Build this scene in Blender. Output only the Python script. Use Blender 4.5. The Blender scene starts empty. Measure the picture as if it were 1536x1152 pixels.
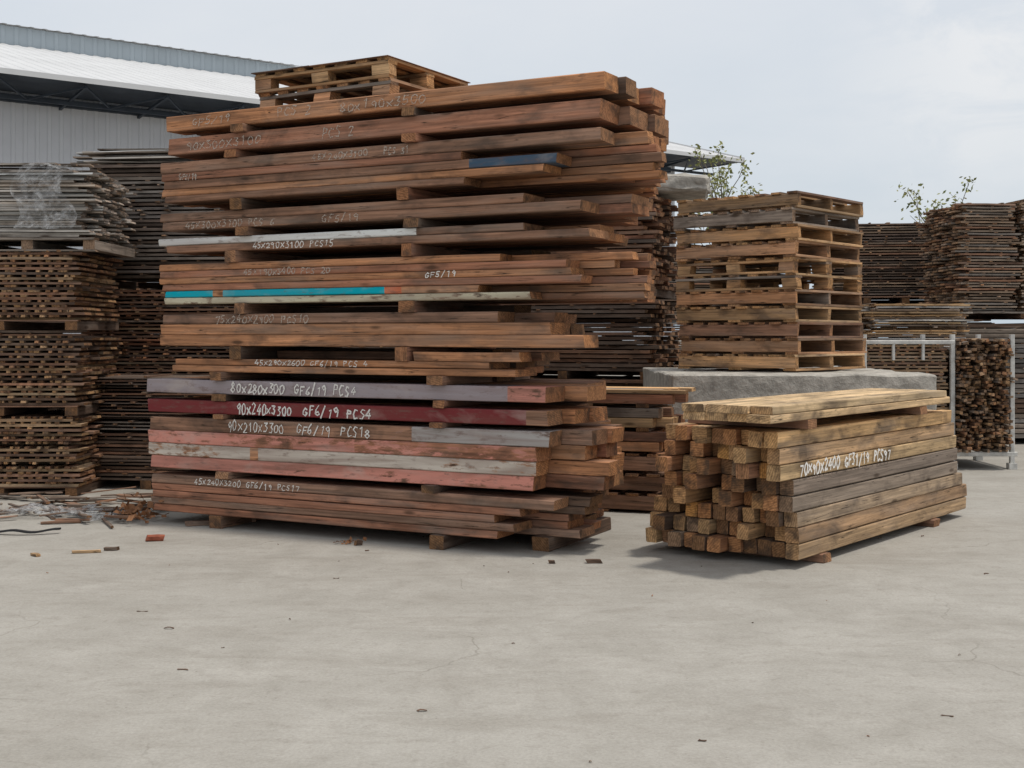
import bpy, math, random, bmesh
from mathutils import Vector, Matrix
from mathutils import noise as mn
random.seed(11)
R=random.uniform
scene=bpy.context.scene
scene.view_settings.view_transform='Standard'
scene.view_settings.look='None'
scene.view_settings.exposure=0

# ------------------------------------------------------------------ nodes helpers
def newmat(name):
    m=bpy.data.materials.new(name); m.use_nodes=True
    nt=m.node_tree; nt.nodes.clear()
    out=nt.nodes.new('ShaderNodeOutputMaterial')
    b=nt.nodes.new('ShaderNodeBsdfPrincipled')
    nt.links.new(b.outputs[0],out.inputs[0])
    return m,nt,b,out
def N(nt,t,**k):
    n=nt.nodes.new(t)
    for a,v in k.items(): setattr(n,a,v)
    return n
def setin(nt,sock,v):
    if isinstance(v,bpy.types.NodeSocket): nt.links.new(v,sock)
    else: sock.default_value=v
def noise(nt,vec,scale,detail=4,rough=.55,mscale=None,dist=0):
    if mscale:
        mp=N(nt,'ShaderNodeMapping'); mp.inputs['Scale'].default_value=mscale
        nt.links.new(vec,mp.inputs[0]); vec=mp.outputs[0]
    n=N(nt,'ShaderNodeTexNoise'); nt.links.new(vec,n.inputs['Vector'])
    n.inputs['Scale'].default_value=scale; n.inputs['Detail'].default_value=detail
    n.inputs['Roughness'].default_value=rough; n.inputs['Distortion'].default_value=dist
    return n.outputs[0]
def rng(nt,v,a,b,c=0.,d=1.):
    n=N(nt,'ShaderNodeMapRange'); nt.links.new(v,n.inputs[0])
    for i,x in zip((1,2,3,4),(a,b,c,d)): n.inputs[i].default_value=x
    return n.outputs[0]
def mth(nt,op,a,b=0.):
    n=N(nt,'ShaderNodeMath',operation=op); setin(nt,n.inputs[0],a); setin(nt,n.inputs[1],b); return n.outputs[0]
def mix(nt,f,a,b,bt='MIX'):
    n=N(nt,'ShaderNodeMix',data_type='RGBA',blend_type=bt)
    setin(nt,n.inputs[0],f); setin(nt,n.inputs[6],a); setin(nt,n.inputs[7],b); return n.outputs[2]
def bump(nt,b,h,s=.3,d=.01):
    n=N(nt,'ShaderNodeBump'); n.inputs['Strength'].default_value=s; n.inputs['Distance'].default_value=d
    nt.links.new(h,n.inputs['Height']); nt.links.new(n.outputs[0],b.inputs['Normal'])

# ------------------------------------------------------------------ materials
def timber():
    m,nt,b,out=newmat('timber')
    bc=N(nt,'ShaderNodeAttribute',attribute_name='bco').outputs['Vector']
    ca=N(nt,'ShaderNodeAttribute',attribute_name='col')
    pa=N(nt,'ShaderNodeAttribute',attribute_name='pnt')
    g1=noise(nt,bc,1,4,.7,(1.6,70,70))
    g2=noise(nt,bc,1,3,.6,(1.1,14,14),.6)
    g3=noise(nt,bc,1,4,.6,(2.6,5,5),.5)
    g4=noise(nt,bc,1,5,.7,(9,30,30))
    f=mth(nt,'MULTIPLY',rng(nt,g1,.3,.7,.58,1.42),rng(nt,g2,.3,.7,.62,1.42))
    comb=N(nt,'ShaderNodeCombineColor')
    for i in range(3): nt.links.new(f,comb.inputs[i])
    col=mix(nt,1.,ca.outputs['Color'],comb.outputs[0],'MULTIPLY')
    # dark water stains, blotches, then sun-bleached dusty areas
    col=mix(nt,rng(nt,g3,.50,.68,0,.68),col,(.045,.03,.023,1))
    col=mix(nt,rng(nt,g4,.58,.72,0,.45),col,(.05,.034,.025,1))
    w=noise(nt,bc,1,3,.6,(1.3,9,9),.3)
    col=mix(nt,rng(nt,w,.46,.76,.05,.5),col,(.29,.235,.19,1))
    sp=noise(nt,bc,1,2,.5,(.7,26,26),.2)
    sp=mth(nt,'ABSOLUTE',mth(nt,'SUBTRACT',sp,.5))
    sp=mth(nt,'MULTIPLY',rng(nt,sp,.002,.010,.85,0),rng(nt,g4,.42,.55,0,1))
    col=mix(nt,sp,col,(.02,.014,.01,1))
    mp=N(nt,'ShaderNodeMapping'); mp.inputs['Scale'].default_value=(2.2,8,8); nt.links.new(bc,mp.inputs[0])
    vo=N(nt,'ShaderNodeTexVoronoi'); vo.inputs['Scale'].default_value=1; nt.links.new(mp.outputs[0],vo.inputs['Vector'])
    col=mix(nt,rng(nt,vo.outputs['Distance'],.07,.14,.7,0),col,(.04,.022,.013,1))
    wv=N(nt,'ShaderNodeTexWave',wave_type='RINGS',rings_direction='X'); nt.links.new(bc,wv.inputs['Vector'])
    wv.inputs['Scale'].default_value=22; wv.inputs['Distortion'].default_value=5; wv.inputs['Detail'].default_value=2
    e1=noise(nt,bc,55,4,.7)
    ef=mth(nt,'MULTIPLY',rng(nt,wv.outputs['Fac'],0,1,.72,1.1),rng(nt,e1,.3,.7,.5,1.3))
    ec=N(nt,'ShaderNodeCombineColor')
    for i in range(3): nt.links.new(ef,ec.inputs[i])
    ecol=mix(nt,1.,mix(nt,.28,ca.outputs['Color'],(.55,.26,.09,1)),ec.outputs[0],'MULTIPLY')
    ecol=mix(nt,rng(nt,noise(nt,bc,9,3,.6),.47,.66,0,.8),ecol,(.055,.038,.028,1))
    col=mix(nt,ca.outputs['Alpha'],col,ecol)
    pn=mth(nt,'ADD',mth(nt,'MULTIPLY',g4,.5),mth(nt,'MULTIPLY',g3,.5))
    pm=mth(nt,'SUBTRACT',mth(nt,'ADD',mth(nt,'MULTIPLY',pa.outputs['Alpha'],.46),.24),pn)
    pm=rng(nt,pm,-.03,.04,0,1)
    pm=mth(nt,'MULTIPLY',pm,rng(nt,pa.outputs['Alpha'],.01,.05))
    dirt=mth(nt,'MULTIPLY',rng(nt,g2,.42,.72,0,.75),rng(nt,pa.outputs['Alpha'],.85,1,1,.3))
    pc=mix(nt,dirt,pa.outputs['Color'],(.17,.09,.065,1))
    pc=mix(nt,rng(nt,g3,.3,.47,.35,0),pc,(.5,.42,.36,1))
    pc=mix(nt,rng(nt,g4,.54,.64,0,.5),pc,(.16,.10,.08,1))
    col=mix(nt,pm,col,pc)
    nt.links.new(col,b.inputs['Base Color'])
    b.inputs['Roughness'].default_value=.88
    b.inputs['Specular IOR Level'].default_value=.2
    bump(nt,b,g1,.45,.006)
    return m
M_T=timber()

def simple(name,col,rough=.7,nscale=8,var=.25,metal=0,bmp=0.,col2=None):
    m,nt,b,out=newmat(name)
    tc=N(nt,'ShaderNodeTexCoord').outputs['Object']
    n=noise(nt,tc,nscale,6,.65)
    c2=col2 or tuple(c*(1-var) for c in col)
    c=mix(nt,rng(nt,n,.3,.7),tuple(c2)+(1,),tuple(min(1,c*(1+var*.5)) for c in col)+(1,))
    nt.links.new(c,b.inputs['Base Color'])
    b.inputs['Roughness'].default_value=rough; b.inputs['Metallic'].default_value=metal
    b.inputs['Specular IOR Level'].default_value=.3
    if bmp: bump(nt,b,n,bmp,.03)
    return m
M_CONC=simple('rough_concrete',(.44,.41,.36),.9,9,.42,0,.8)
M_RACK=simple('rack_paint',(.58,.57,.54),.5,9,.4)
M_WALL=simple('sheet_wall',(.56,.57,.60),.6,.6,.08)
M_ROOF=simple('sheet_roof',(.58,.58,.58),.55,.5,.1)
M_BAND=simple('sheet_band',(.40,.45,.48),.55,.5,.1)
M_STEEL=simple('dark_steel',(.035,.045,.06),.6,3,.3)
M_BARK=simple('bark',(.16,.13,.10),.9,12,.4)
M_DARK=simple('dark_rubber',(.03,.03,.032),.6,20,.3)
M_BRICK=simple('brick',(.30,.09,.05),.85,20,.3)

def chalk(name,thr,c):
    m,nt,b,out=newmat(name)
    tc=N(nt,'ShaderNodeTexCoord').outputs['Object']
    n=noise(nt,tc,110,4,.75)
    b.inputs['Base Color'].default_value=c+(1,); b.inputs['Roughness'].default_value=.95
    tr=N(nt,'ShaderNodeBsdfTransparent'); ms=N(nt,'ShaderNodeMixShader')
    nt.links.new(rng(nt,n,thr-.10,thr+.10,.08,.95),ms.inputs[0]); nt.links.new(tr.outputs[0],ms.inputs[1]); nt.links.new(b.outputs[0],ms.inputs[2])
    nt.links.new(ms.outputs[0],out.inputs[0])
    return m
M_CH=chalk('chalk_bright',.38,(.74,.71,.66)); M_CH2=chalk('chalk_faint',.50,(.52,.45,.38))

def plastic():
    m,nt,b,out=newmat('plastic_film')
    b.inputs['Base Color'].default_value=(.5,.5,.5,1); b.inputs['Roughness'].default_value=.22
    tr=N(nt,'ShaderNodeBsdfTransparent'); ms=N(nt,'ShaderNodeMixShader')
    tc=N(nt,'ShaderNodeTexCoord').outputs['Object']
    nt.links.new(rng(nt,noise(nt,tc,11,5,.7),.42,.66,.05,.6),ms.inputs[0])
    nt.links.new(tr.outputs[0],ms.inputs[1]); nt.links.new(b.outputs[0],ms.inputs[2])
    nt.links.new(ms.outputs[0],out.inputs[0])
    bump(nt,b,noise(nt,tc,22,4,.6),.9,.02)
    return m
M_PL=plastic()

def leafmat():
    m,nt,b,out=newmat('leaves')
    tc=N(nt,'ShaderNodeTexCoord').outputs['Object']
    n=noise(nt,tc,5,3,.6)
    c=mix(nt,rng(nt,n,.35,.65),(.10,.14,.035,1),(.36,.34,.12,1))
    nt.links.new(c,b.inputs['Base Color']); b.inputs['Roughness'].default_value=.6
    return m
M_LEAF=leafmat()

def groundmat():
    m,nt,b,out=newmat('concrete_yard')
    tc=N(nt,'ShaderNodeTexCoord').outputs['Object']
    big=noise(nt,tc,.45,5,.6); mid=noise(nt,tc,2.3,7,.72,None,.5); fine=noise(nt,tc,70,5,.8); streak=noise(nt,tc,1,7,.7,(1.1,3.6,1),.8)
    med=noise(nt,tc,14,5,.7)
    c=mix(nt,rng(nt,mid,.32,.68),(.295,.275,.24,1),(.405,.382,.342,1))
    c=mix(nt,rng(nt,big,.35,.65,0,.5),c,(.37,.35,.313,1))
    c=mix(nt,rng(nt,streak,.50,.68,0,.5),c,(.262,.238,.203,1))
    c=mix(nt,rng(nt,med,.52,.72,0,.5),c,(.245,.222,.19,1))
    c=mix(nt,rng(nt,fine,.25,.75,0,1),mix(nt,1.,c,(.78,.78,.78,1),'MULTIPLY'),mix(nt,1.,c,(1.18,1.18,1.18,1),'MULTIPLY'))
    for sc,th,amt,lo in ((4,.06,.35,.93),(23,.12,.5,.9),(48,.16,.4,.88)):
        v=N(nt,'ShaderNodeTexVoronoi'); v.inputs['Scale'].default_value=sc
        wn=N(nt,'ShaderNodeVectorMath',operation='ADD')
        nz=N(nt,'ShaderNodeTexNoise'); nz.inputs['Scale'].default_value=sc*2.5; nt.links.new(tc,nz.inputs['Vector'])
        sclv=N(nt,'ShaderNodeVectorMath',operation='SCALE'); sclv.inputs['Scale'].default_value=.25/sc
        nt.links.new(nz.outputs['Color'],sclv.inputs[0]); nt.links.new(tc,wn.inputs[0]); nt.links.new(sclv.outputs[0],wn.inputs[1])
        nt.links.new(wn.outputs[0],v.inputs['Vector'])
        sp=N(nt,'ShaderNodeSeparateColor'); nt.links.new(v.outputs['Color'],sp.inputs[0])
        sel=rng(nt,sp.outputs[0],lo,lo+.04)
        d=mth(nt,'MULTIPLY',rng(nt,v.outputs['Distance'],th*.4,th,amt,0),sel)
        c=mix(nt,d,c,(.11,.09,.075,1))
    wn=N(nt,'ShaderNodeVectorMath',operation='ADD'); nz=N(nt,'ShaderNodeTexNoise'); nz.inputs['Scale'].default_value=1.6; nz.inputs['Detail'].default_value=6
    nt.links.new(tc,nz.inputs['Vector']); sv=N(nt,'ShaderNodeVectorMath',operation='SCALE'); sv.inputs['Scale'].default_value=.6
    nt.links.new(nz.outputs['Color'],sv.inputs[0]); nt.links.new(tc,wn.inputs[0]); nt.links.new(sv.outputs[0],wn.inputs[1])
    v=N(nt,'ShaderNodeTexVoronoi',feature='DISTANCE_TO_EDGE'); v.inputs['Scale'].default_value=.33; nt.links.new(wn.outputs[0],v.inputs['Vector'])
    cr=rng(nt,v.outputs['Distance'],.0004,.0022,1,0)
    cr=mth(nt,'MULTIPLY',cr,rng(nt,noise(nt,tc,.7,2),.50,.58,0,.45))
    c=mix(nt,cr,c,(.16,.14,.115,1))
    nt.links.new(c,b.inputs['Base Color']); b.inputs['Roughness'].default_value=.88; b.inputs['Specular IOR Level'].default_value=.25
    h=mth(nt,'ADD',mth(nt,'MULTIPLY',mid,1.0),mth(nt,'MULTIPLY',fine,.3))
    bump(nt,b,h,.5,.012)
    return m

# ------------------------------------------------------------------ frames & mesh accumulator
class Frame:
    def __init__(s,ox,oy,deg,oz=0):
        a=math.radians(deg); s.o=Vector((ox,oy,oz)); s.r=Vector((math.cos(a),math.sin(a),0)); s.n=Vector((-math.sin(a),math.cos(a),0))
    def p(s,x,w,z): return s.r*x+s.n*w+Vector((0,0,z))
def empty(name,loc):
    e=bpy.data.objects.new(name,None); e.empty_display_size=.3; e.location=loc; scene.collection.objects.link(e); return e
class Acc:
    def __init__(s,fr): s.f=fr; s.v=[]; s.fc=[]; s.col=[]; s.pnt=[]; s.bco=[]
    def board(s,s0,s1,w0,w1,z0,z1,col,paint=(),segs=3,ch=.004,jit=.0012,bow=.004,yaw=0.,axis=0,endjit=.006,roll=0.):
        if axis==1: a0,a1,b0,b1,c0,c1=w0,w1,s0,s1,z0,z1
        elif axis==2: a0,a1,b0,b1,c0,c1=z0,z1,s0,s1,w0,w1
        else: a0,a1,b0,b1,c0,c1=s0,s1,w0,w1,z0,z1
        L=a1-a0; st={0.,L}
        for i in range(1,segs): st.add(L*i/segs)
        for p in paint:
            for q in p[:2]:
                if .01<q-a0<L-.01: st.add(q-a0)
        st=sorted(st)
        hb=(b1-b0)/2; hc=(c1-c0)/2; bc=(b0+b1)/2; cc=(c0+c1)/2
        if ch>0:
            k=min(ch,hb*.4,hc*.4)
            sec=[(-hb+k,-hc),(hb-k,-hc),(hb,-hc+k),(hb,hc-k),(hb-k,hc),(-hb+k,hc),(-hb,hc-k),(-hb,-hc+k)]
        else: sec=[(-hb,-hc),(hb,-hc),(hb,hc),(-hb,hc)]
        n=len(sec); base=len(s.v); off=(R(0,60),R(0,20),R(0,20))
        bw=R(-bow,bow); bz=R(-bow,bow)*.6; sk=R(-endjit,endjit); sk2=R(-endjit,endjit); ty=math.tan(math.radians(yaw)); tr=math.radians(roll)
        loc=[]
        for i,x in enumerate(st):
            e=math.sin(math.pi*x/L)
            for (y,z) in sec:
                jx=0
                if i==0 or i==len(st)-1: jx=sk*y/max(hb,.01)+sk2*z/max(hc,.01)
                yy=y*math.cos(tr)-z*math.sin(tr); zz=y*math.sin(tr)+z*math.cos(tr)
                a=a0+x+jx; bb=bc+yy+bw*e+R(-jit,jit)+(x-L/2)*ty; c=cc+zz+bz*e+R(-jit,jit)*.6
                P=(a,bb,c) if axis==0 else ((bb,a,c) if axis==1 else (bb,c,a))
                s.v.append(s.f.p(*P)); loc.append((x+off[0],y+off[1],z+off[2]))
        def cpaint(xm):
            for p in paint:
                if p[0]<=xm+a0<=p[1]: return tuple(p[2])+(p[3],)
            return (0,0,0,0)
        for i in range(len(st)-1):
            pc=cpaint((st[i]+st[i+1])/2)
            for j in range(n):
                q=(i*n+j,i*n+(j+1)%n,(i+1)*n+(j+1)%n,(i+1)*n+j)
                s.fc.append(tuple(base+t for t in q))
                for t in q: s.bco.append(loc[t]); s.col.append(tuple(col)+(0,)); s.pnt.append(pc)
        for q in (tuple(reversed(range(n))),tuple(range((len(st)-1)*n,len(st)*n))):
            s.fc.append(tuple(base+t for t in q))
            for t in q: s.bco.append(loc[t]); s.col.append(tuple(col)+(1,)); s.pnt.append((0,0,0,0))
    def build(s,name,parent=None,mat=None):
        me=bpy.data.meshes.new(name); me.from_pydata([tuple(v) for v in s.v],[],s.fc)
        a=me.attributes.new('bco','FLOAT_VECTOR','CORNER'); a.data.foreach_set('vector',[c for v in s.bco for c in v])
        a=me.attributes.new('col','FLOAT_COLOR','CORNER'); a.data.foreach_set('color',[c for v in s.col for c in v])
        a=me.attributes.new('pnt','FLOAT_COLOR','CORNER'); a.data.foreach_set('color',[c for v in s.pnt for c in v])
        me.materials.append(mat or M_T); me.update()
        bm=bmesh.new(); bm.from_mesh(me); bmesh.ops.recalc_face_normals(bm,faces=bm.faces); bm.to_mesh(me); bm.free()
        o=bpy.data.objects.new(name,me); scene.collection.objects.link(o)
        if parent: o.parent=parent
        else: o.location=s.f.o
        return o
def meshobj(name,v,f,mat,parent=None,loc=(0,0,0),smooth=False):
    me=bpy.data.meshes.new(name); me.from_pydata([tuple(x) for x in v],[],f); me.materials.append(mat)
    if smooth: me.polygons.foreach_set('use_smooth',[True]*len(me.polygons))
    me.update(); o=bpy.data.objects.new(name,me); scene.collection.objects.link(o); o.location=loc
    if parent: o.parent=parent
    return o

RB=(.285,.125,.072); OR=(.40,.185,.088); BR=(.25,.135,.085); DK=(.11,.068,.047); GR=(.22,.185,.155); LT=(.54,.34,.17); YB=(.43,.26,.13)
def var(c,a=.2):
    k=R(1-a,1+a); h=R(-a*.25,a*.25)
    return (c[0]*k*(1+h),c[1]*k,c[2]*k*(1-h))
def pick(*cs): return var(random.choice(cs),.28)

# ------------------------------------------------------------------ chalk handwriting
G={'0':[[(.3,1),(.08,.8),(.02,.4),(.2,0),(.45,.1),(.58,.5),(.5,.85),(.3,1)]],'1':[[(.15,.8),(.35,1),(.33,0)]],
'2':[[(.05,.8),(.25,1),(.5,.85),(.45,.55),(.05,.02),(.6,.05)]],'3':[[(.08,.95),(.5,.97),(.25,.6),(.55,.4),(.4,.03),(.05,.1)]],
'4':[[(.4,1),(.02,.35),(.6,.38)],[(.45,.65),(.4,0)]],'5':[[(.55,1),(.15,.97),(.1,.55),(.45,.55),(.5,.2),(.25,0),(.02,.1)]],
'6':[[(.5,1),(.15,.6),(.05,.2),(.3,0),(.52,.2),(.4,.45),(.1,.35)]],'7':[[(.02,.95),(.58,1),(.25,0)]],
'8':[[(.3,.52),(.08,.75),(.3,1),(.52,.78),(.3,.52),(.03,.25),(.3,0),(.57,.25),(.3,.52)]],'9':[[(.5,.7),(.3,1),(.06,.75),(.25,.5),(.5,.7),(.42,0)]],
'X':[[(.02,.75),(.55,.1)],[(.55,.85),(.02,0)]],'G':[[(.55,.85),(.3,1),(.05,.6),(.1,.1),(.4,0),(.58,.4),(.3,.42)]],
'F':[[(.1,0),(.12,1),(.6,.97)],[(.12,.52),(.48,.55)]],'P':[[(.1,0),(.1,1),(.5,.9),(.5,.6),(.1,.48)]],
'C':[[(.55,.9),(.25,1),(.04,.5),(.2,.02),(.58,.12)]],'S':[[(.55,.88),(.25,1),(.1,.7),(.5,.35),(.35,0),(.02,.1)]],'/':[[(.5,1.05),(.05,-.1)]]}
def write(fr,txt,s0,s1,zb,h,w=-.006,wd=.0075,vs=None,fs=None):
    n=len(txt); adv=(s1-s0)/n; x=s0
    for chh in txt:
        dz=R(-.12,.12)*h; sh=R(.05,.5); hs=h*R(.8,1.18)
        for pl in G.get(chh,[]):
            pts=[(x+adv*(.85*px/.6*.92)+sh*pz*adv*.4+R(-.07,.07)*adv, zb+dz+pz*hs+R(-.06,.06)*h) for px,pz in pl]
            for (a,b) in zip(pts,pts[1:]):
                dx,dy=b[0]-a[0],b[1]-a[1]; l=math.hypot(dx,dy) or 1; t=wd*R(.32,.62)
                ex,ey=dx/l*t*.4,dy/l*t*.4; px_,py_=-dy/l*t,dx/l*t
                i=len(vs); ww=w-len(fs)*1e-6
                for (u,v_) in ((a[0]-ex+px_,a[1]-ey+py_),(a[0]-ex-px_,a[1]-ey-py_),(b[0]+ex-px_,b[1]+ey-py_),(b[0]+ex+px_,b[1]+ey+py_)):
                    vs.append(fr.p(u,ww,v_))
                fs.append((i,i+1,i+2,i+3))
        x+=adv*R(.92,1.08)

# ================================================================== MAIN PILE
F1=Frame(-2.635,8.926,-27.2)
E1=empty('timber_beam_stack',F1.o)
A=Acc(F1)
SAL=(.62,.26,.20); CRM=(.60,.53,.45); GRY=(.42,.40,.38); MAU=(.32,.275,.285); RED=(.18,.03,.032); TUR=(.0,.37,.46); BLU=(.045,.09,.14); WHT=(.68,.68,.65); YEL=(.55,.5,.36)
D=1.2
layers=[
 (.24,3.56,.20,[(.09,.138,.06,2.86,RB,()),(.141,.187,.04,2.98,BR,()),(.19,.236,.05,2.84,RB,()),(.239,.285,.04,3.02,RB,()),(.288,.35,.03,3.24,BR,())]),
 (.21,3.68,.18,[(.40,.487,.02,3.10,RB,((0,1.5,SAL,.82),(1.5,3.12,SAL,.72))),(.49,.577,.0,3.12,OR,((0,.93,CRM,.70),(1.0,2.2,CRM,.82),(2.2,3.12,CRM,.72))),(.58,.668,.01,3.13,RB,((0,1.8,SAL,.64),(1.8,3.2,SAL,.52))),(.671,.765,.02,3.21,BR,((2.24,3.25,GRY,.90),(1.2,2.2,(.4,.2,.15),.3)))]),
 (.24,3.58,.18,[(.80,.89,0.,3.20,BR,((0,3.06,RED,.99),))]),
 (.28,3.60,.15,[(.94,1.035,-.01,3.19,RB,((-.1,2.93,MAU,.97),(2.93,3.19,SAL,.86)))]),
 (.29,3.12,.15,[(1.095,1.138,.24,2.99,OR,()),(1.141,1.183,.26,2.8,OR,())]),
 (.24,3.38,.20,[(1.275,1.352,.11,3.44,OR,()),(1.355,1.428,.12,3.22,OR,()),(1.431,1.497,.14,2.86,BR,())]),
 (.19,3.90,.30,[(1.573,1.617,.15,3.08,BR,((.1,3.1,YEL,.72),)),(1.62,1.664,.16,2.72,OR,((.1,.60,TUR,1.),(.69,2.03,TUR,1.),(2.03,2.16,(.6,.16,.07),.9))),
     (1.667,1.712,.13,3.42,RB,()),(1.715,1.758,.11,3.36,OR,()),(1.761,1.806,.12,3.33,RB,()),(1.809,1.856,.10,2.87,OR,())]),
 (.29,3.76,.25,[(1.94,1.99,.18,3.48,BR,()),(1.993,2.04,.10,3.04,BR,((.0,2.27,WHT,.95),))]),
 (.30,3.88,.35,[(2.10,2.16,.14,3.42,BR,()),(2.163,2.22,.12,3.04,BR,())]),
 (.24,3.98,.25,[(2.30,2.343,.16,2.62,BR,()),(2.346,2.392,.14,3.18,OR,()),(2.395,2.452,.15,3.26,BR,((2.66,3.26,BLU,.98),)),(2.455,2.505,.13,2.6,RB,()),(2.508,2.585,.12,3.55,BR,())]),
 (.30,4.02,.04,[(2.64,2.755,.20,3.55,RB,())]),
 (.20,3.97,.04,[(2.81,2.915,.18,3.58,OR,())]),
]
for li,(cw,E,spread,rows) in enumerate(layers):
    smax=max(r[3] for r in rows)
    for ri,(z0,z1,s0,s1,c,pt) in enumerate(rows):
        fo=R(-.004,.006)
        A.board(s0,s1,fo,fo+cw-.006,z0,z1,var(c,.14),pt,segs=9,jit=.0013,bow=.003,ch=.006)
        w=fo+cw+R(0,.02); cwb=cw
        if li in (6,9): cwb=.095
        while w<D-.05:
            ww=min(cwb*R(.85,1.1),D+.04-w)
            end=E-.37*(w+ww)-R(0,spread)
            if li in(10,11) and w<.5: end-=.16
            end=min(end,smax+(.34 if li not in(10,11) else .5))
            A.board(s0+R(-.05,.12),end,w,w+ww-.006,z0,z1+R(-.004,.001),pick(c,RB,OR,BR,OR if li in(1,6,9) else DK),(),segs=3,bow=.003,yaw=R(-.3,.3))
            w+=ww+R(0,.012)
A.board(2.26,3.02,.0,.14,1.187,1.245,OR,(),segs=3)
A.board(.9,3.0,.35,.6,1.187,1.24,BR,(),segs=3)
gaps=[(0,.09),(.35,.40),(.765,.80),(.89,.94),(1.035,1.095),(1.183,1.275),(1.497,1.573),(1.856,1.94),(2.04,2.10),(2.22,2.30),(2.585,2.64),(2.755,2.81)]
for i,(z0,z1) in enumerate(gaps):
    for sx in ((.62,2.35) if i<5 else (.78,2.14)):
        x=sx+R(-.06,.06); wd=R(.08,.12)
        A.board(x,x+wd,-.03+R(-.02,.02),D,z0+.001,z1-.001,pick(BR,DK,RB),(),segs=3,axis=1)
    if i in(4,5,6,7,9):
        A.board(.4+R(0,.4),2.6+R(-.2,.2),.62,.9,z0+.002,z1-.02,DK,(),segs=3)  # added dark filler board inside the gap, blocks bright slits of background
A.board(3.0,3.12,.2,D,0.001,.089,DK,(),axis=1)
A.build('beams',E1)
vs,fs=[],[]; v2,f2=[],[]
write(F1,'GF5/19',.42,.78,2.835,.05,vs=v2,fs=f2); write(F1,'PCS 2',1.17,1.45,2.835,.06,vs=v2,fs=f2); write(F1,'80X190X3500',1.68,2.35,2.83,.055,vs=v2,fs=f2)
write(F1,'90X300X3100',.37,1.05,2.665,.06,vs=v2,fs=f2); write(F1,'PCS 2',1.54,1.80,2.665,.065,vs=v2,fs=f2)
write(F1,'45X240X3100',1.46,1.92,2.52,.045,vs=v2,fs=f2); write(F1,'PCS 31',2.03,2.22,2.52,.045,vs=v2,fs=f2); write(F1,'GF5/19',.30,.47,2.455,.04,vs=v2,fs=f2)
write(F1,'45X300X3100 PCS 6',.36,1.16,2.105,.045,vs=v2,fs=f2); write(F1,'GF5/19',1.54,1.84,2.105,.046,vs=v2,fs=f2)
write(F1,'45X290X3100 PCS15',.96,1.64,1.945,.04,vs=vs,fs=fs,wd=.0055)
write(F1,'45X190X3400 PCS 20',.88,1.62,1.765,.04,vs=v2,fs=f2); write(F1,'GF5/19',2.34,2.57,1.72,.036,vs=vs,fs=fs,wd=.0065)
write(F1,'75X240X2900 PCS10',.63,1.44,1.435,.05,vs=v2,fs=f2)
write(F1,'45X290X2600 GF6/19 PCS 4',.98,1.92,1.145,.036,vs=vs,fs=fs,wd=.005)
write(F1,'80X280X300',.77,1.23,.95,.066,vs=vs,fs=fs,wd=.010); write(F1,'GF6/19 PCS4',1.31,1.83,.953,.062,vs=vs,fs=fs,wd=.0095)
write(F1,'90X240X3300',.82,1.29,.808,.066,vs=vs,fs=fs,wd=.010); write(F1,'GF6/19 PCS4',1.38,1.94,.808,.062,vs=vs,fs=fs,wd=.0095)
write(F1,'90X210X3300',.74,1.24,.683,.066,vs=vs,fs=fs,wd=.0075); write(F1,'GF6/19',1.33,1.62,.683,.064,vs=vs,fs=fs,wd=.0075); write(F1,'PCS18',1.69,1.93,.685,.06,vs=vs,fs=fs,wd=.0075)
write(F1,'45X240X3200 GF6/19 PCS17',.44,1.35,.298,.04,vs=vs,fs=fs,wd=.0055)
meshobj('chalk_lettering',vs,fs,M_CH,E1); meshobj('faint_chalk_lettering',v2,f2,M_CH2,E1)

# ================================================================== PALLETS
PB=(.36,.20,.11)
def pallet(A,x0,x1,y0,y1,z,h,kind,c):
    lx=x1-x0; ly=y1-y0; t=.02
    def cc(): return var(c,.38) if random.random()<.8 else pick(GR,BR,YB,PB)
    if kind=='block':
        nb=7
        for i in range(nb):
            bx=x0+(lx-.095)*i/(nb-1); A.board(bx,bx+.095,y0+R(-.01,.01),y1+R(-.01,.01),z+h-t,z+h,cc(),(),2,.002,axis=1)
        for yy in (y0,(y0+y1)/2-.05,y1-.1):
            A.board(x0,x1,yy,yy+.1,z+h-2*t-.002,z+h-t-.001,cc(),(),2,.002)
            for xx in (x0,(x0+x1)/2-.07,x1-.14): A.board(xx,xx+.14,yy+.003,yy+.097,z+t+.001,z+h-2*t-.003,cc(),(),1,.003)
            A.board(x0,x1,yy,yy+.1,z,z+t,cc(),(),2,.002)
    else:
        for yy in (y0,(y0+y1)/2-.03,y1-.055):
            A.board(x0+.003,x1-.003,yy+.002,yy+.05,z+t+.001,z+h-t-.001,cc(),(),2,.003)
        nb=8
        for i in range(nb):
            bx=x0+(lx-.1)*i/(nb-1); A.board(bx,bx+.1,y0+R(-.02,.01),y1+R(-.01,.02),z+h-t,z+h,cc(),(),2,.002,axis=1)
        for bx in (x0,(x0+x1)/2-.06,x1-.12):
            A.board(bx,bx+.12,y0+R(-.01,.01),y1,z,z+t,cc(),(),2,.002,axis=1)
def topframe(ang,cx,cy,L):
    a=math.radians(ang); r=Vector((math.cos(a),math.sin(a),0))
    return Frame(cx-r.x*L,cy-r.y*L,ang)
zt=2.917
for i,(h,k) in enumerate(((.125,'block'),(.135,'block'))):
    f=topframe(-31+i*1.5,-.80-i*.01,8.08,1.14); f.o.z=zt
    a=Acc(f); pallet(a,0,1.14,0,1.0,0,h,k,YB if i else PB)
    if i:
        a.board(-.01,.5,-.02,1.02,h+.001,h+.006,DK,(),4,0,.004,.006); a.board(.505,1.15,-.02,1.01,h+.001,h+.005,BR,(),4,0,.004,.006)
    a.build('wooden_pallet'); zt+=h+.002

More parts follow.
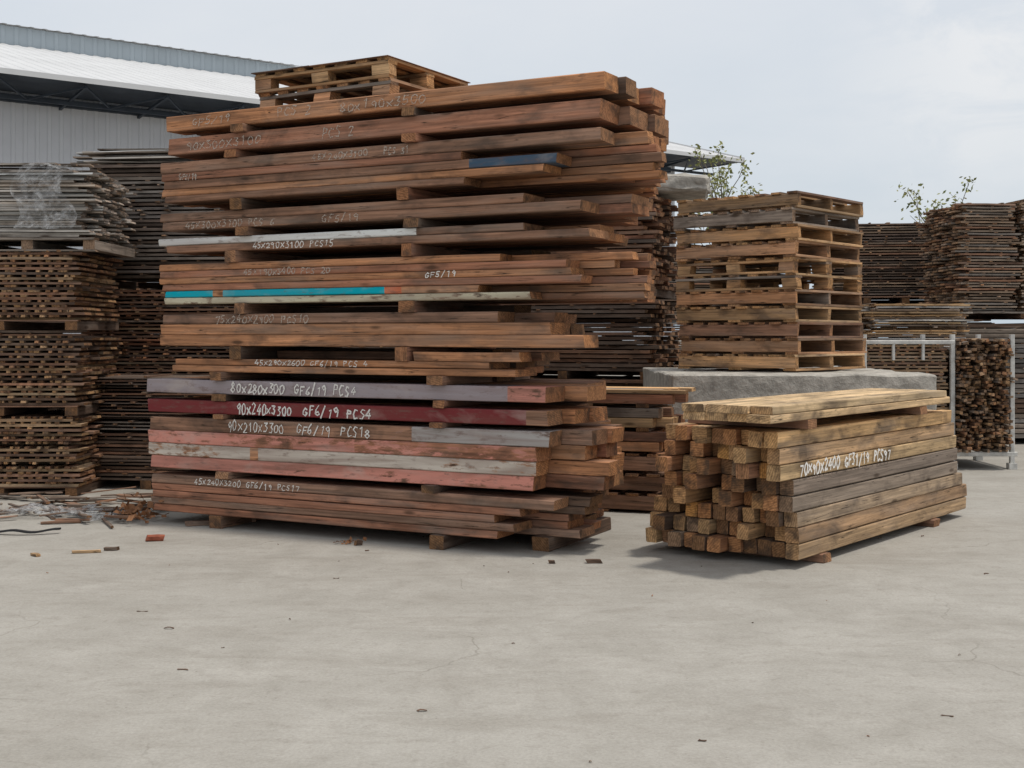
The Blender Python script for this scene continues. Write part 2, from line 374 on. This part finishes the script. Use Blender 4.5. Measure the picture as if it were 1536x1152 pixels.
F3=topframe(-42,2.42,10.5,1.22)
E3=empty('wooden_pallet_stack',F3.o)
z=1.045
for i in range(11):
    fr=topframe(-42+R(-1.6,1.6),2.42+R(-.03,.03),10.5+R(-.02,.02),1.22)
    a=Acc(fr); k='block' if i in(5,6) else 'stringer'
    h=.139
    pallet(a,R(-.02,.02),1.22,0,1.24,z,h,k,[YB,PB,BR,YB,PB,YB,YB,PB,YB,GR,YB][i]); o=a.build('pallet_%d'%(i+1),E3); o.location=fr.o-F3.o; z+=h+.001

# ================================================================== RIGHT SQUARE-BEAM STACK
F2=Frame(1.648,7.09,50.56)
E2=empty('square_beam_stack',F2.o)
A=Acc(F2)
rows=8; rh=.0945
GB=(.27,.20,.145)
starts=[0,.01,-.03,-.06,-.08,-.22,-.22,-.25]
ends=[2.80,2.78,2.70,2.62,2.58,2.55,2.52,2.48]
sidec=[(.46,.29,.155),(.42,.265,.15),(.33,.235,.15),GB,(.19,.14,.105),(.50,.33,.17),(.44,.27,.14),(.52,.34,.17)]
for r_ in range(rows):
    z0=.055+r_*rh; w=0
    nc=11 if r_<3 else (10 if r_<6 else 9)
    for c_ in range(nc):
        ww=.093
        st=starts[r_]+(R(-.02,.02) if c_<1 else R(-.09,.12)+ (.1 if c_>2 and r_>4 else 0)+(.1 if c_>6 and r_>5 else 0))
        if c_>0 and random.random()<.05 and r_>1: w+=ww; continue
        col=var(sidec[r_] if c_==0 else random.choice([YB,OR,OR,(.55,.28,.09),BR,GB,LT,DK,DK,YB]),.25)
        A.board(st,ends[r_]+R(-.06,.03),w+.002,w+ww-.004-R(0,.006),z0,z0+rh-.004-R(0,.004),col,(),segs=8 if c_==0 else 3,ch=.006,jit=.0015,bow=.004,yaw=R(-.2,.2) if c_ else 0,roll=R(-3,3) if c_ else 0)
        w+=ww+R(0,.004)
for x in (.28,2.05): A.board(x,x+.1,-.02,1.0,.001,.052,BR,(),axis=1)
zt=.055+8*rh
for x in (.02,1.72): A.board(x,x+.11,-.05,.75,zt,zt+.055,BR,(),axis=1)
zt+=.056
for lay in range(2):
    for c_ in range(4):
        A.board(-.42+R(-.03,.03),2.24+R(-.04,.04),-.05+c_*.145,-.05+c_*.145+.141,zt+lay*.047,zt+lay*.047+.045,var((.60,.42,.235),.12),(),segs=6,bow=.003)
A.build('beams',E2)
vs,fs=[],[]
write(F2,'70X90X2400 GF31/19 PCS97',.0,1.32,.055+5*rh+.016,.066,vs=vs,fs=fs,w=-.007,wd=.012)
meshobj('chalk_lettering',vs,fs,chalk('chalk_thick',.33,(.82,.80,.76)),E2)

# ================================================================== BACKGROUND STACKS
def slats(A,x0,x1,y0,y1,z0,z1,th,gap,cols,jag=.06,bw=.13,stk=0,seg=2,messy=.5,sw=(.02,.05)):
    z=z0
    while z+th<z1:
        y=y0+R(-.02,.03); rowc=random.choice(cols)
        while y<y1-.03:
            b=bw*R(.8,1.15)
            if random.random()>.03:
                A.board(x0+R(-jag,jag),x1+R(-jag,jag),y,min(y+b,y1+.03),z+R(0,.003),z+th,var(rowc,.3) if random.random()<.6 else pick(*cols),(),seg,0,.002,.006,yaw=R(-messy,messy))
            y+=b+R(.004,.02)
        z+=th
        if stk and gap>.008:
            x=x0+R(.02,.1)
            while x<x1-.05:
                A.board(x,x+R(*sw),y0-R(-.02,.03),y1,z,z+gap-.001,pick(*cols),(),1,0,.001,0,axis=1); x+=stk*R(.45,1.7)
        z+=gap
def backed_bearers(A,x0,x1,y0,y1,z0,z1,n=3,col=DK):
    for i in range(n):
        x=x0+(x1-x0-.1)*i/(n-1); A.board(x,x+.1,y0,y1,z0,z1,var(col),(),1,.003,axis=1)
    A.board(x0+.12,x1-.12,y1+.003,y1+.03,z0+.001,z1-.001,DK,(),1,0)  # added dark backing board, keeps bright sky from showing between the bearers
FA=Frame(-6.2,10.35,0)
EA=empty('lath_bundle_stack',FA.o)
a=Acc(FA)
LB=(.33,.225,.135)
for (z0,z1) in ((.08,.66),(.76,1.37),(1.48,2.06)):
    backed_bearers(a,0,2.55,0,1.1,z0-.085,z0-.012,5)
    a.board(0,2.55,.0,.1,z0-.012,z0-.001,BR,(),2,0)
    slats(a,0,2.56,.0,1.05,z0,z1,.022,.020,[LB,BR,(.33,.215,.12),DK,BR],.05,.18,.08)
backed_bearers(a,0,2.7,0,1.1,2.07,2.15,6,GR); a.board(-.0,2.7,-.02,.1,2.15,2.17,GR,(),2); a.board(-.0,2.7,-.02,.1,2.055,2.068,GR,(),2)
GW=(.42,.395,.36)
slats(a,.1,2.62,.0,1.1,2.175,2.74,.017,.003,[GW,(.3,.27,.24),GW,(.50,.47,.43),(.33,.29,.25)],.10,.14,0,3,2.5)
for i in range(16):
    y=R(0,.9); a.board(.1+R(0,.6),2.35+R(-.3,.2),y,y+.13,2.745+i*.005,2.758+i*.005,pick(GW,GR),(),3,0,.003,.01,yaw=R(-3,3))
a.build('slats',EA)
FB=Frame(-4.22,11.75,-6)
EB=empty('weathered_board_stack',FB.o)
a=Acc(FB)
DB=(.15,.105,.08)
backed_bearers(a,0,3.6,0,1.1,0,.09,4); slats(a,0,3.6,0,1.1,.09,.76,.024,.014,[DB,BR,DK],.09,.14,.5)
backed_bearers(a,.1,3.6,0,1.1,.78,.86,4); slats(a,.1,3.6,0,1.1,.86,1.80,.020,.016,[DB,BR,RB,BR,LB],.06,.14,.14)
backed_bearers(a,.1,3.6,0,1.1,1.82,1.90,4); slats(a,.22,3.6,0,1.1,1.90,3.00,.026,.014,[DB,GR,(.24,.205,.18)],.09,.14,.4,2,1.)
for i in range(26):
    y=R(0,.9); a.board(-.15+R(0,.6),1.9+R(-.5,.5),y,y+.13,3.0+i*.006,3.014+i*.006,pick(GW,GR),(),3,0,.003,.02,yaw=R(-4,4))
a.build('slats',EB)
FBB=Frame(-3.95,10.9,-8)
a=Acc(FBB); backed_bearers(a,0,1.5,0,.6,0,.08,3); slats(a,0,1.5,0,.6,.08,.5,.02,.012,[DB,BR,DK],.12,.12,.4,2,2)
slats(a,-.05,1.4,0,.6,.52,1.0,.012,.016,[DB,GR,BR],.15,.12,.5,3,3); a.build('scrap_board_stack')
FM=Frame(-.1,9.72,-19)
EM=empty('mixed_plank_stack',FM.o)
a=Acc(FM)
for i in range(3): pallet(a,.2,1.45,0,.62,.002+i*.15,.148,'stringer',BR)
z=.47
for i in range(5):
    y=0
    while y<.55:
        b=R(.09,.16); a.board(R(0,.1),1.32+R(-.12,.12),y,y+b-.006,z,z+.07,pick(RB,BR,GR,LT,OR),(),3,.004); y+=b
    z+=.075
    if i in(1,3):
        backed_bearers(a,.1,1.2,0,.55,z,z+.03,2); z+=.031
for i in range(5):
    a.board(.1+R(0,.2),1.38+R(-.1,.1),i*.12,i*.12+.11,z+.002,z+.03,pick(LT,GR,YB,LT),(),3,.003,yaw=R(-4,4))
a.build('planks',EM)
FE=Frame(-1.99,13.73,-20)
EE=empty('weathered_board_stack',FE.o)
a=Acc(FE)
z=0
for (z1,cs) in ((.9,[BR,DK]),(1.75,[BR,DK,DB]),(2.8,[DB,BR,RB,BR])):
    backed_bearers(a,0,3.6,0,1.2,z,z+.08,5); slats(a,0,3.6,0,1.2,z+.08,z1,.034,.012,cs,.10,.13,.5,2,1.2); z=z1
a.build('slats',EE)
def bgstack(x,y,ang,L,Dp,tiers,cs,th=.022,gp=.014,jag=.08):
    f=Frame(x,y,ang); e=empty('weathered_board_stack',f.o); a=Acc(f); z=0
    for z1 in tiers:
        backed_bearers(a,0,L,0,Dp,z,z+.08,5); slats(a,0,L,0,Dp,z+.08,z1,th,gp,cs,jag,.14,.4,2,1.0); z=z1
    a.build('slats',e)
WD=(.28,.20,.14)
bgstack(5.5,15.2,4,2.6,1.2,(1.55,),[GR,(.15,.14,.13),DK],.05,.012)
f=Frame(5.5,15.2,4,1.56); a=Acc(f); backed_bearers(a,0,2.5,0,1.2,.0,.06,4); slats(a,.05,.75,0,1.2,.06,1.45,.022,.014,[WD,GR,BR],.10,.13,.3,2,1.5); slats(a,.85,2.7,0.05,1.2,.06,1.50,.024,.01,[WD,GR,(.36,.29,.22)],.04,.13,.3,2,.5); a.build('weathered_board_stack')
bgstack(4.45,17.5,-8,2.2,1.2,(.9,1.8,2.95),[WD,DB,BR],.022,.016,.12)
bgstack(4.05,14.1,0,1.15,.9,(.8,1.72),[WD,GW,LB,LT],.020,.010,.12)
bgstack(8.3,17.,3,3.,1.2,(.9,1.8,2.9),[WD,GR,BR])
bgstack(2.2,19.,0,1.9,1.2,(.9,1.8,2.6),[WD,GR,BR])
bgstack(-9.5,14.2,0,5.,1.0,(.9,1.8,2.3),[DB,DK,BR],.045,.012)  # added behind the lath bundles as dark backing against sky in their gaps
# lath rack
FR=Frame(3.53,12.42,0)
ER=empty('steel_lath_rack',FR.o)
a=Acc(FR)
t=Acc(FR)
def tube(a,*k,axis=0): a.board(*k,(.6,.6,.6),(),1,.006,0,0,axis=axis,endjit=0)
for x in (0,.89,1.49):
    for y in (0,.9): tube(t,x,x+.045,y,y+.045,.06,1.36,axis=2)
for y in (0,.9): tube(t,-.02,1.56,y-.003,y+.048,.13,.175)
tube(t,.0,.93,-.004,.04,1.26,1.30)
for x in (.3,.6): tube(t,x,x+.03,.002,.034,1.1,1.26,axis=2)
for x in (0.001,.891,1.491): tube(t,x,x+.04,.04,.9,.13,.17,axis=1); tube(t,x,x+.04,.04,.9,1.20,1.24,axis=1)
for x in (0,.89,1.49):
    for y in (0,.9): tube(t,x-.02,x+.065,y-.02,y+.065,0.001,.06,axis=2)
t.build('frame',ER,M_RACK)
z=.18
while z<1.30:
    x=.95
    while x<1.46:
        w=R(.02,.055); a.board(x,x+w-.003,.05+R(-.18,.08),1.0,z+R(-.008,.008),z+.024,pick(BR,DK,LB,WD,GR),(),1,0,.002,.01,axis=1,yaw=R(-2,2),roll=R(-18,18)); x+=w
    z+=.03
z=.18
while z<1.28:
    for y in (.06,.3,.6): a.board(.05+R(-.08,.02),.88+R(-.04,.01),y,y+.2,z,z+.02,pick(LB,BR,WD),(),2,0,.002)
    for k in range(7): xx=.08+k*.12+R(-.04,.04); a.board(xx,xx+.03,.055,.8,z+.02,z+.034,pick(LB,BR),(),1,0,axis=1)
    z+=.035
a.build('laths',ER)

# ================================================================== CONCRETE BLOCKS
def rough_block(name,x0,x1,y0,y1,z0,z1,amp,ang=0,cut=9,sharp=.03):
    bm=bmesh.new(); bmesh.ops.create_cube(bm,size=1)
    sx,sy,sz=x1-x0,y1-y0,z1-z0
    for v in bm.verts: v.co=Vector((v.co.x*sx,v.co.y*sy,v.co.z*sz))
    bmesh.ops.bevel(bm,geom=list(bm.edges),offset=sharp,segments=1,affect='EDGES')
    bmesh.ops.triangulate(bm,faces=bm.faces)
    bmesh.ops.subdivide_edges(bm,edges=list(bm.edges),cuts=cut,use_grid_fill=True)
    for v in bm.verts:
        if v.co.z>-sz/2+.02:
            v.co+=Vector((mn.noise(v.co*4+Vector((x0,0,0))),mn.noise(v.co*4+Vector((9,0,y0))),mn.noise(v.co*5+Vector((0,7,0)))))*amp+mn.noise_vector(v.co*16)*amp*.35
    me=bpy.data.meshes.new(name); bm.to_mesh(me); bm.free(); me.materials.append(M_CONC)
    o=bpy.data.objects.new(name,me); o.location=((x0+x1)/2,(y0+y1)/2,(z0+z1)/2); o.rotation_euler[2]=math.radians(ang); scene.collection.objects.link(o); return o
rough_block('concrete_block',1.30,3.45,10.02,12.25,0,1.03,.014,0,16,.012)
rough_block('concrete_slab',.95,2.1,12.75,13.75,2.84,3.02,.05,-8,9)

# ================================================================== WAREHOUSE
eo=Vector((-12.8,30.8,0)); d=Vector((.8035,.5953,0)); n=Vector((-.5953,.8035,0))
EW=empty('warehouse',eo)
def W(t,w,z): return d*t+n*w+Vector((0,0,z))
def corr(name,t0,t1,fn0,fn1,pitch,dep,nrm,mat):
    v=[];t=t0;pat=[(0,0),(.55,0),(.65,1),(.9,1)]
    while t<t1:
        for (q,h) in pat:
            tt=t+q*pitch
            v.append(fn0(tt)+nrm*dep*h); v.append(fn1(tt)+nrm*dep*h)
        t+=pitch
    f=[(2*i,2*i+2,2*i+3,2*i+1) for i in range(len(v)//2-1)]
    return meshobj(name,v,f,mat,EW)
T0,T1=-22,26.9
rn=(Vector((0,0,12))-n*3.34).normalized()
corr('wall',T0,T1-1.5,lambda t:W(t,2.5,0),lambda t:W(t,2.5,8.0),.32,.035,-n,M_WALL)
corr('lower_roof',T0,T1,lambda t:W(t,0,8.02),lambda t:W(t,12,11.34),.45,.025,rn,M_ROOF)
corr('clerestory_wall',T0,14,lambda t:W(t,12.05,11.2),lambda t:W(t,12.05,12.0),.45,.04,-n,M_BAND)
corr('upper_roof',T0,14,lambda t:W(t,11.8,12.0),lambda t:W(t,20,13.2),.45,.02,Vector((0,0,1)),M_ROOF)
corr('rear_roof',T0,T1,lambda t:W(t,12.0,11.33),lambda t:W(t,24,8.02),.45,.04,Vector((0,0,1)),M_ROOF)
meshobj('gable_wall',[W(T1-1.5,2.5,0),W(T1-1.5,22,0),W(T1-1.5,22,8.4),W(T1-1.5,12,11.2),W(T1-1.5,2.5,8.5)],[(0,1,2,3,4)],M_WALL,EW)
meshobj('fascia',[W(T0,-.03,7.9),W(T1,-.03,7.9),W(T1,-.03,8.04),W(T0,-.03,8.04)],[(0,1,2,3)],M_ROOF,EW)
meshobj('verge',[W(T1+.02,0,7.85),W(T1+.02,12,11.2),W(T1+.02,12,11.42),W(T1+.02,0,8.1)],[(0,1,2,3)],M_ROOF,EW)
meshobj('soffit',[W(T0,0,7.93),W(T1,0,7.93),W(T1,2.46,7.93),W(T0,2.46,7.93)],[(0,1,2,3)],M_STEEL,EW)
v=[];f=[]
def bar(p,q,th):
    dd=(q-p).normalized(); a=dd.cross(Vector((0,0,1))); a=a.normalized() if a.length>.01 else Vector((1,0,0)); b=dd.cross(a)
    i=len(v)
    for P in (p,q):
        for (x,y) in ((-1,-1),(1,-1),(1,1),(-1,1)): v.append(P+a*th*x/2+b*th*y/2)
    f.extend([(i,i+1,i+5,i+4),(i+1,i+2,i+6,i+5),(i+2,i+3,i+7,i+6),(i+3,i,i+4,i+7),(i,i+3,i+2,i+1),(i+4,i+5,i+6,i+7)])
t=T0
while t<T1-1:
    bar(W(t,.15,7.85),W(t,2.45,7.6),.07)
    bar(W(t,.2,7.85),W(t+1.1,1.6,7.62),.05); bar(W(t+1.1,1.6,7.62),W(t+2.2,.2,7.85),.05); t+=2.2
bar(W(T0,1.6,7.62),W(T1,1.6,7.62),.09); bar(W(T0,2.42,7.75),W(T1-1.6,2.42,7.75),.2)
meshobj('eave_trusses',v,f,M_STEEL,EW)

# ================================================================== TREES
def tree(name,x,y,h,spread,nb,leafn,lsize):
    v=[];f=[];lv=[];lf=[]
    def limb(p,q,r0,r1,seg=4):
        pts=[p.lerp(q,i/seg)+Vector((R(-1,1),R(-1,1),0))*(.04*(q-p).length if 0<i<seg else 0) for i in range(seg+1)]
        for k,P in enumerate(pts):
            rr=r0+(r1-r0)*k/seg
            for j in range(6): v.append(P+Vector((math.cos(j*1.047),math.sin(j*1.047),0))*rr)
        b=len(v)-6*(seg+1)
        for k in range(seg):
            for j in range(6): f.append((b+k*6+j,b+k*6+(j+1)%6,b+k*6+6+(j+1)%6,b+k*6+6+j))
        return pts
    top=Vector((R(-.1,.1),0,h*.75)); tr=limb(Vector((0,0,0)),top,.08,.025,6)
    def leaves(P,n_,sp):
        for _ in range(n_):
            c=P+Vector((random.gauss(0,sp),random.gauss(0,sp),random.gauss(0,sp*.9)))
            a=Vector((R(-1,1),R(-1,1),R(-1,.4))).normalized(); b=a.cross(Vector((R(-1,1),R(-1,1),R(-1,1)))).normalized()
            s=lsize*R(.6,1.3); i=len(lv)
            lv.extend([c,c+a*s*.5+b*s*.25,c+a*s,c+a*s*.5-b*s*.25]); lf.append((i,i+1,i+2,i+3))
    for k in range(nb):
        P=tr[random.choice((3,4,5,6,6))]; ang=R(0,6.28); q=P+Vector((math.cos(ang)*spread*R(.3,1),math.sin(ang)*spread*R(.4,1),R(.4,1)*(h-P.z)))
        pts=limb(P,q,.018,.005)
        for pp in pts[2:]:
            if random.random()<.8:
                q2=pp+Vector((R(-1,1),R(-1,1),R(.0,.9)))*spread*.22; limb(pp,q2,.006,.003,2); leaves(q2,int(leafn*R(.3,1.3)),.08)
        leaves(q,int(leafn*R(.4,1.3)),.08)
    e=empty(name,(x,y,0)); meshobj('trunk',v,f,M_BARK,e); meshobj('foliage',lv,lf,M_LEAF,e)
tree('tree',4.15,25,5.1,.8,15,17,.10)
tree('tree',7.45,21.5,4.0,.65,13,17,.09)

# ================================================================== PLASTIC FILM + DEBRIS
def film(name,fn,nu,nv,amp,loc=(0,0,0)):
    v=[];f=[]
    for j in range(nv+1):
        for i in range(nu+1):
            P=fn(i/nu,j/nv); v.append(P+Vector((R(-1,1),R(-1,1),R(-1,1)))*amp)
    for j in range(nv):
        for i in range(nu):
            a=j*(nu+1)+i; f.append((a,a+1,a+nu+2,a+nu+1))
    return meshobj(name,v,f,M_PL,None,loc)
def wrapA(u,v_):
    x=-4.15+(.5-.15*v_)*u+.05*math.sin(v_*9)+.05*v_
    if v_<.8: return Vector((x,10.25,2.24+.53*v_/.8))
    return Vector((x,10.25+(v_-.8)*2.4,2.775+.03*math.sin(u*6)))
film('plastic_wrap',wrapA,22,24,.007)
film('plastic_wrap',lambda u,v_:Vector((-3.85+.95*u+.1*v_,8.95+.28*v_+.1*math.sin(u*5),.03+.05*abs(math.sin(u*7)*math.cos(v_*4)))),34,12,.022)

FD=Frame(0,0,0); a=Acc(FD)
def piece(x,y,L,w,t,ang,c,z=.002):
    fr=Frame(x,y,ang); b=Acc(fr); b.board(0,L,0,w,z,z+t,c,(),3,.002,.002,.01)
    base=len(a.v); a.v+= [p+fr.o for p in b.v]; a.fc+=[tuple(base+i for i in q) for q in b.fc]; a.bco+=b.bco; a.col+=b.col; a.pnt+=b.pnt
piece(-2.72,7.62,.17,.025,.015,12,LT); piece(-2.95,7.55,.07,.03,.015,-40,LT); piece(-2.55,7.72,.08,.03,.02,10,DK)
piece(.44,7.29,.09,.035,.02,0,DK); piece(-1.0,7.9,.04,.03,.03,20,DK); piece(-2.3,8.7,.5,.05,.03,25,BR); piece(.22,7.28,.03,.02,.02,0,DK)
for i in range(75):
    x=R(-4.6,-2.85); y=R(8.75,10.2); piece(x,y,R(.08,.55),R(.015,.07),R(.008,.02),R(-70,70),pick(DK,BR,DB,GR),.002+R(0,.05))
for i in range(10):
    piece(R(-2.4,3.2),R(7.4,9.0),R(.01,.025),R(.005,.01),.005,R(0,180),pick(DK,BR,LB))
for i in range(20):
    y=R(3.6,8.2); x=R(-.44,.44)*y; s=R(.003,.005)
    piece(x,y,s*R(1,3),s,.003,R(0,180),pick(DK,BR,BR,GR))
for (x,y,L) in ((-1.83,6.02,.05),(-1.60,5.67,.045),(-1.35,4.97,.045),(-.34,4.42,.035),(.62,4.10,.025),(1.52,4.37,.04),(-.99,6.84,.03),(2.67,6.96,.03)):
    piece(x,y,L,.008,.003,R(-20,30),DK)
a.build('wood_debris')
rb=Acc(Frame(-2.39,8.06,15)); rb.board(0,.11,0,.045,.002,.04,(.3,.09,.05),(),3,.008,.004); rb.build('brick_fragment',None,M_BRICK)
v=[];f=[]
for i in range(13):
    u=i/12; P=Vector((-3.5+.42*u,8.35-.06*math.sin(u*3)+.05*u,.012+.015*math.sin(u*5)**2))
    v+=[P,P+Vector((0,.035,.0)),P+Vector((0,.035,.012)),P+Vector((0,0,.012))]
for i in range(12):
    for j in range(4): f.append((i*4+j,i*4+(j+1)%4,i*4+4+(j+1)%4,i*4+4+j))
meshobj('rubber_strip',v,f,M_DARK)
v=[];f=[]
for k in range(110):
    c=Vector((-2.72+random.gauss(0,.09),9.0+random.gauss(0,.1),abs(random.gauss(0,.06))+.01))
    if k>85: c=Vector((-1.08+random.gauss(0,.05),8.02+random.gauss(0,.03),.008))
    a_=Vector((R(-1,1),R(-1,1),R(-.3,.8))).normalized(); b_=a_.cross(Vector((R(-1,1),R(-1,1),1))).normalized(); s=R(.03,.08); i=len(v)
    if k>85: s*=.5
    v+=[c,c+a_*s*.5+b_*s*.4,c+a_*s,c+a_*s*.5-b_*s*.4]; f.append((i,i+1,i+2,i+3))
for p in v: p.z=max(p.z,.003)
meshobj('dried_leaves',v,f,simple('dried_leaf',(.28,.13,.06),.8,30,.3))

# ================================================================== GROUND
S=300
meshobj('ground',[(-S,-40,0),(S,-40,0),(S,S*1.6,0),(-S,S*1.6,0)],[(0,1,2,3)],groundmat())

# ================================================================== SKY + SUN
w=bpy.data.worlds.new('World'); scene.world=w; w.use_nodes=True; nt=w.node_tree; nt.nodes.clear()
EL,AZ=73,108
sky=N(nt,'ShaderNodeTexSky',sky_type='NISHITA'); sky.sun_disc=False; sky.sun_elevation=math.radians(EL); sky.sun_rotation=math.radians(AZ)
sky.dust_density=3; sky.air_density=1.2
tc=N(nt,'ShaderNodeTexCoord').outputs['Generated']
c1=noise(nt,tc,1,6,.5,(1.8,1.8,6),.3); c2=noise(nt,tc,1,5,.6,(5,5,13),.4)
sep=N(nt,'ShaderNodeSeparateXYZ'); nt.links.new(tc,sep.inputs[0])
veil=mix(nt,rng(nt,sep.outputs[2],0.02,.30),(6.3,7.2,8.0,1),(8.1,8.5,9.1,1))
cl=mth(nt,'ADD',mth(nt,'MULTIPLY',c1,.7),mth(nt,'MULTIPLY',c2,.3))
veil=mix(nt,rng(nt,cl,.44,.68,0,.7),veil,(8.9,9.1,9.4,1))
vm=N(nt,'ShaderNodeVectorMath',operation='DISTANCE'); nt.links.new(tc,vm.inputs[0]); vm.inputs[1].default_value=(.355,.905,.21)
cb=mth(nt,'MULTIPLY',rng(nt,vm.outputs['Value'],.02,.13,1,0),rng(nt,noise(nt,tc,1,6,.6,(11,11,22),.5),.42,.58,0,1))
veil=mix(nt,mth(nt,'MULTIPLY',cb,.6),veil,(9.9,9.85,9.8,1))
c=mix(nt,.9,sky.outputs[0],veil)
bg=N(nt,'ShaderNodeBackground'); bg.inputs[1].default_value=.094; nt.links.new(c,bg.inputs[0])
ow=N(nt,'ShaderNodeOutputWorld'); nt.links.new(bg.outputs[0],ow.inputs[0])
sl=bpy.data.lights.new('sun','SUN'); sl.energy=2.3; sl.angle=math.radians(5); sl.color=(1,.95,.87)
so=bpy.data.objects.new('sun',sl); scene.collection.objects.link(so)
e,a_=math.radians(EL),math.radians(AZ)
dirv=Vector((math.cos(e)*math.sin(a_),math.cos(e)*math.cos(a_),math.sin(e)))
so.rotation_euler=dirv.to_track_quat('Z','Y').to_euler(); so.location=(0,0,20)

# ================================================================== CAMERA
cam=bpy.data.cameras.new('camera'); co=bpy.data.objects.new('camera',cam); scene.collection.objects.link(co)
co.location=(0,0,1.35); co.rotation_euler=(math.radians(90),0,0)
cam.sensor_width=36; cam.lens=36*1850/1536; cam.shift_y=-(576-503)/1536
cam.clip_end=2000; cam.clip_start=.05
scene.camera=co
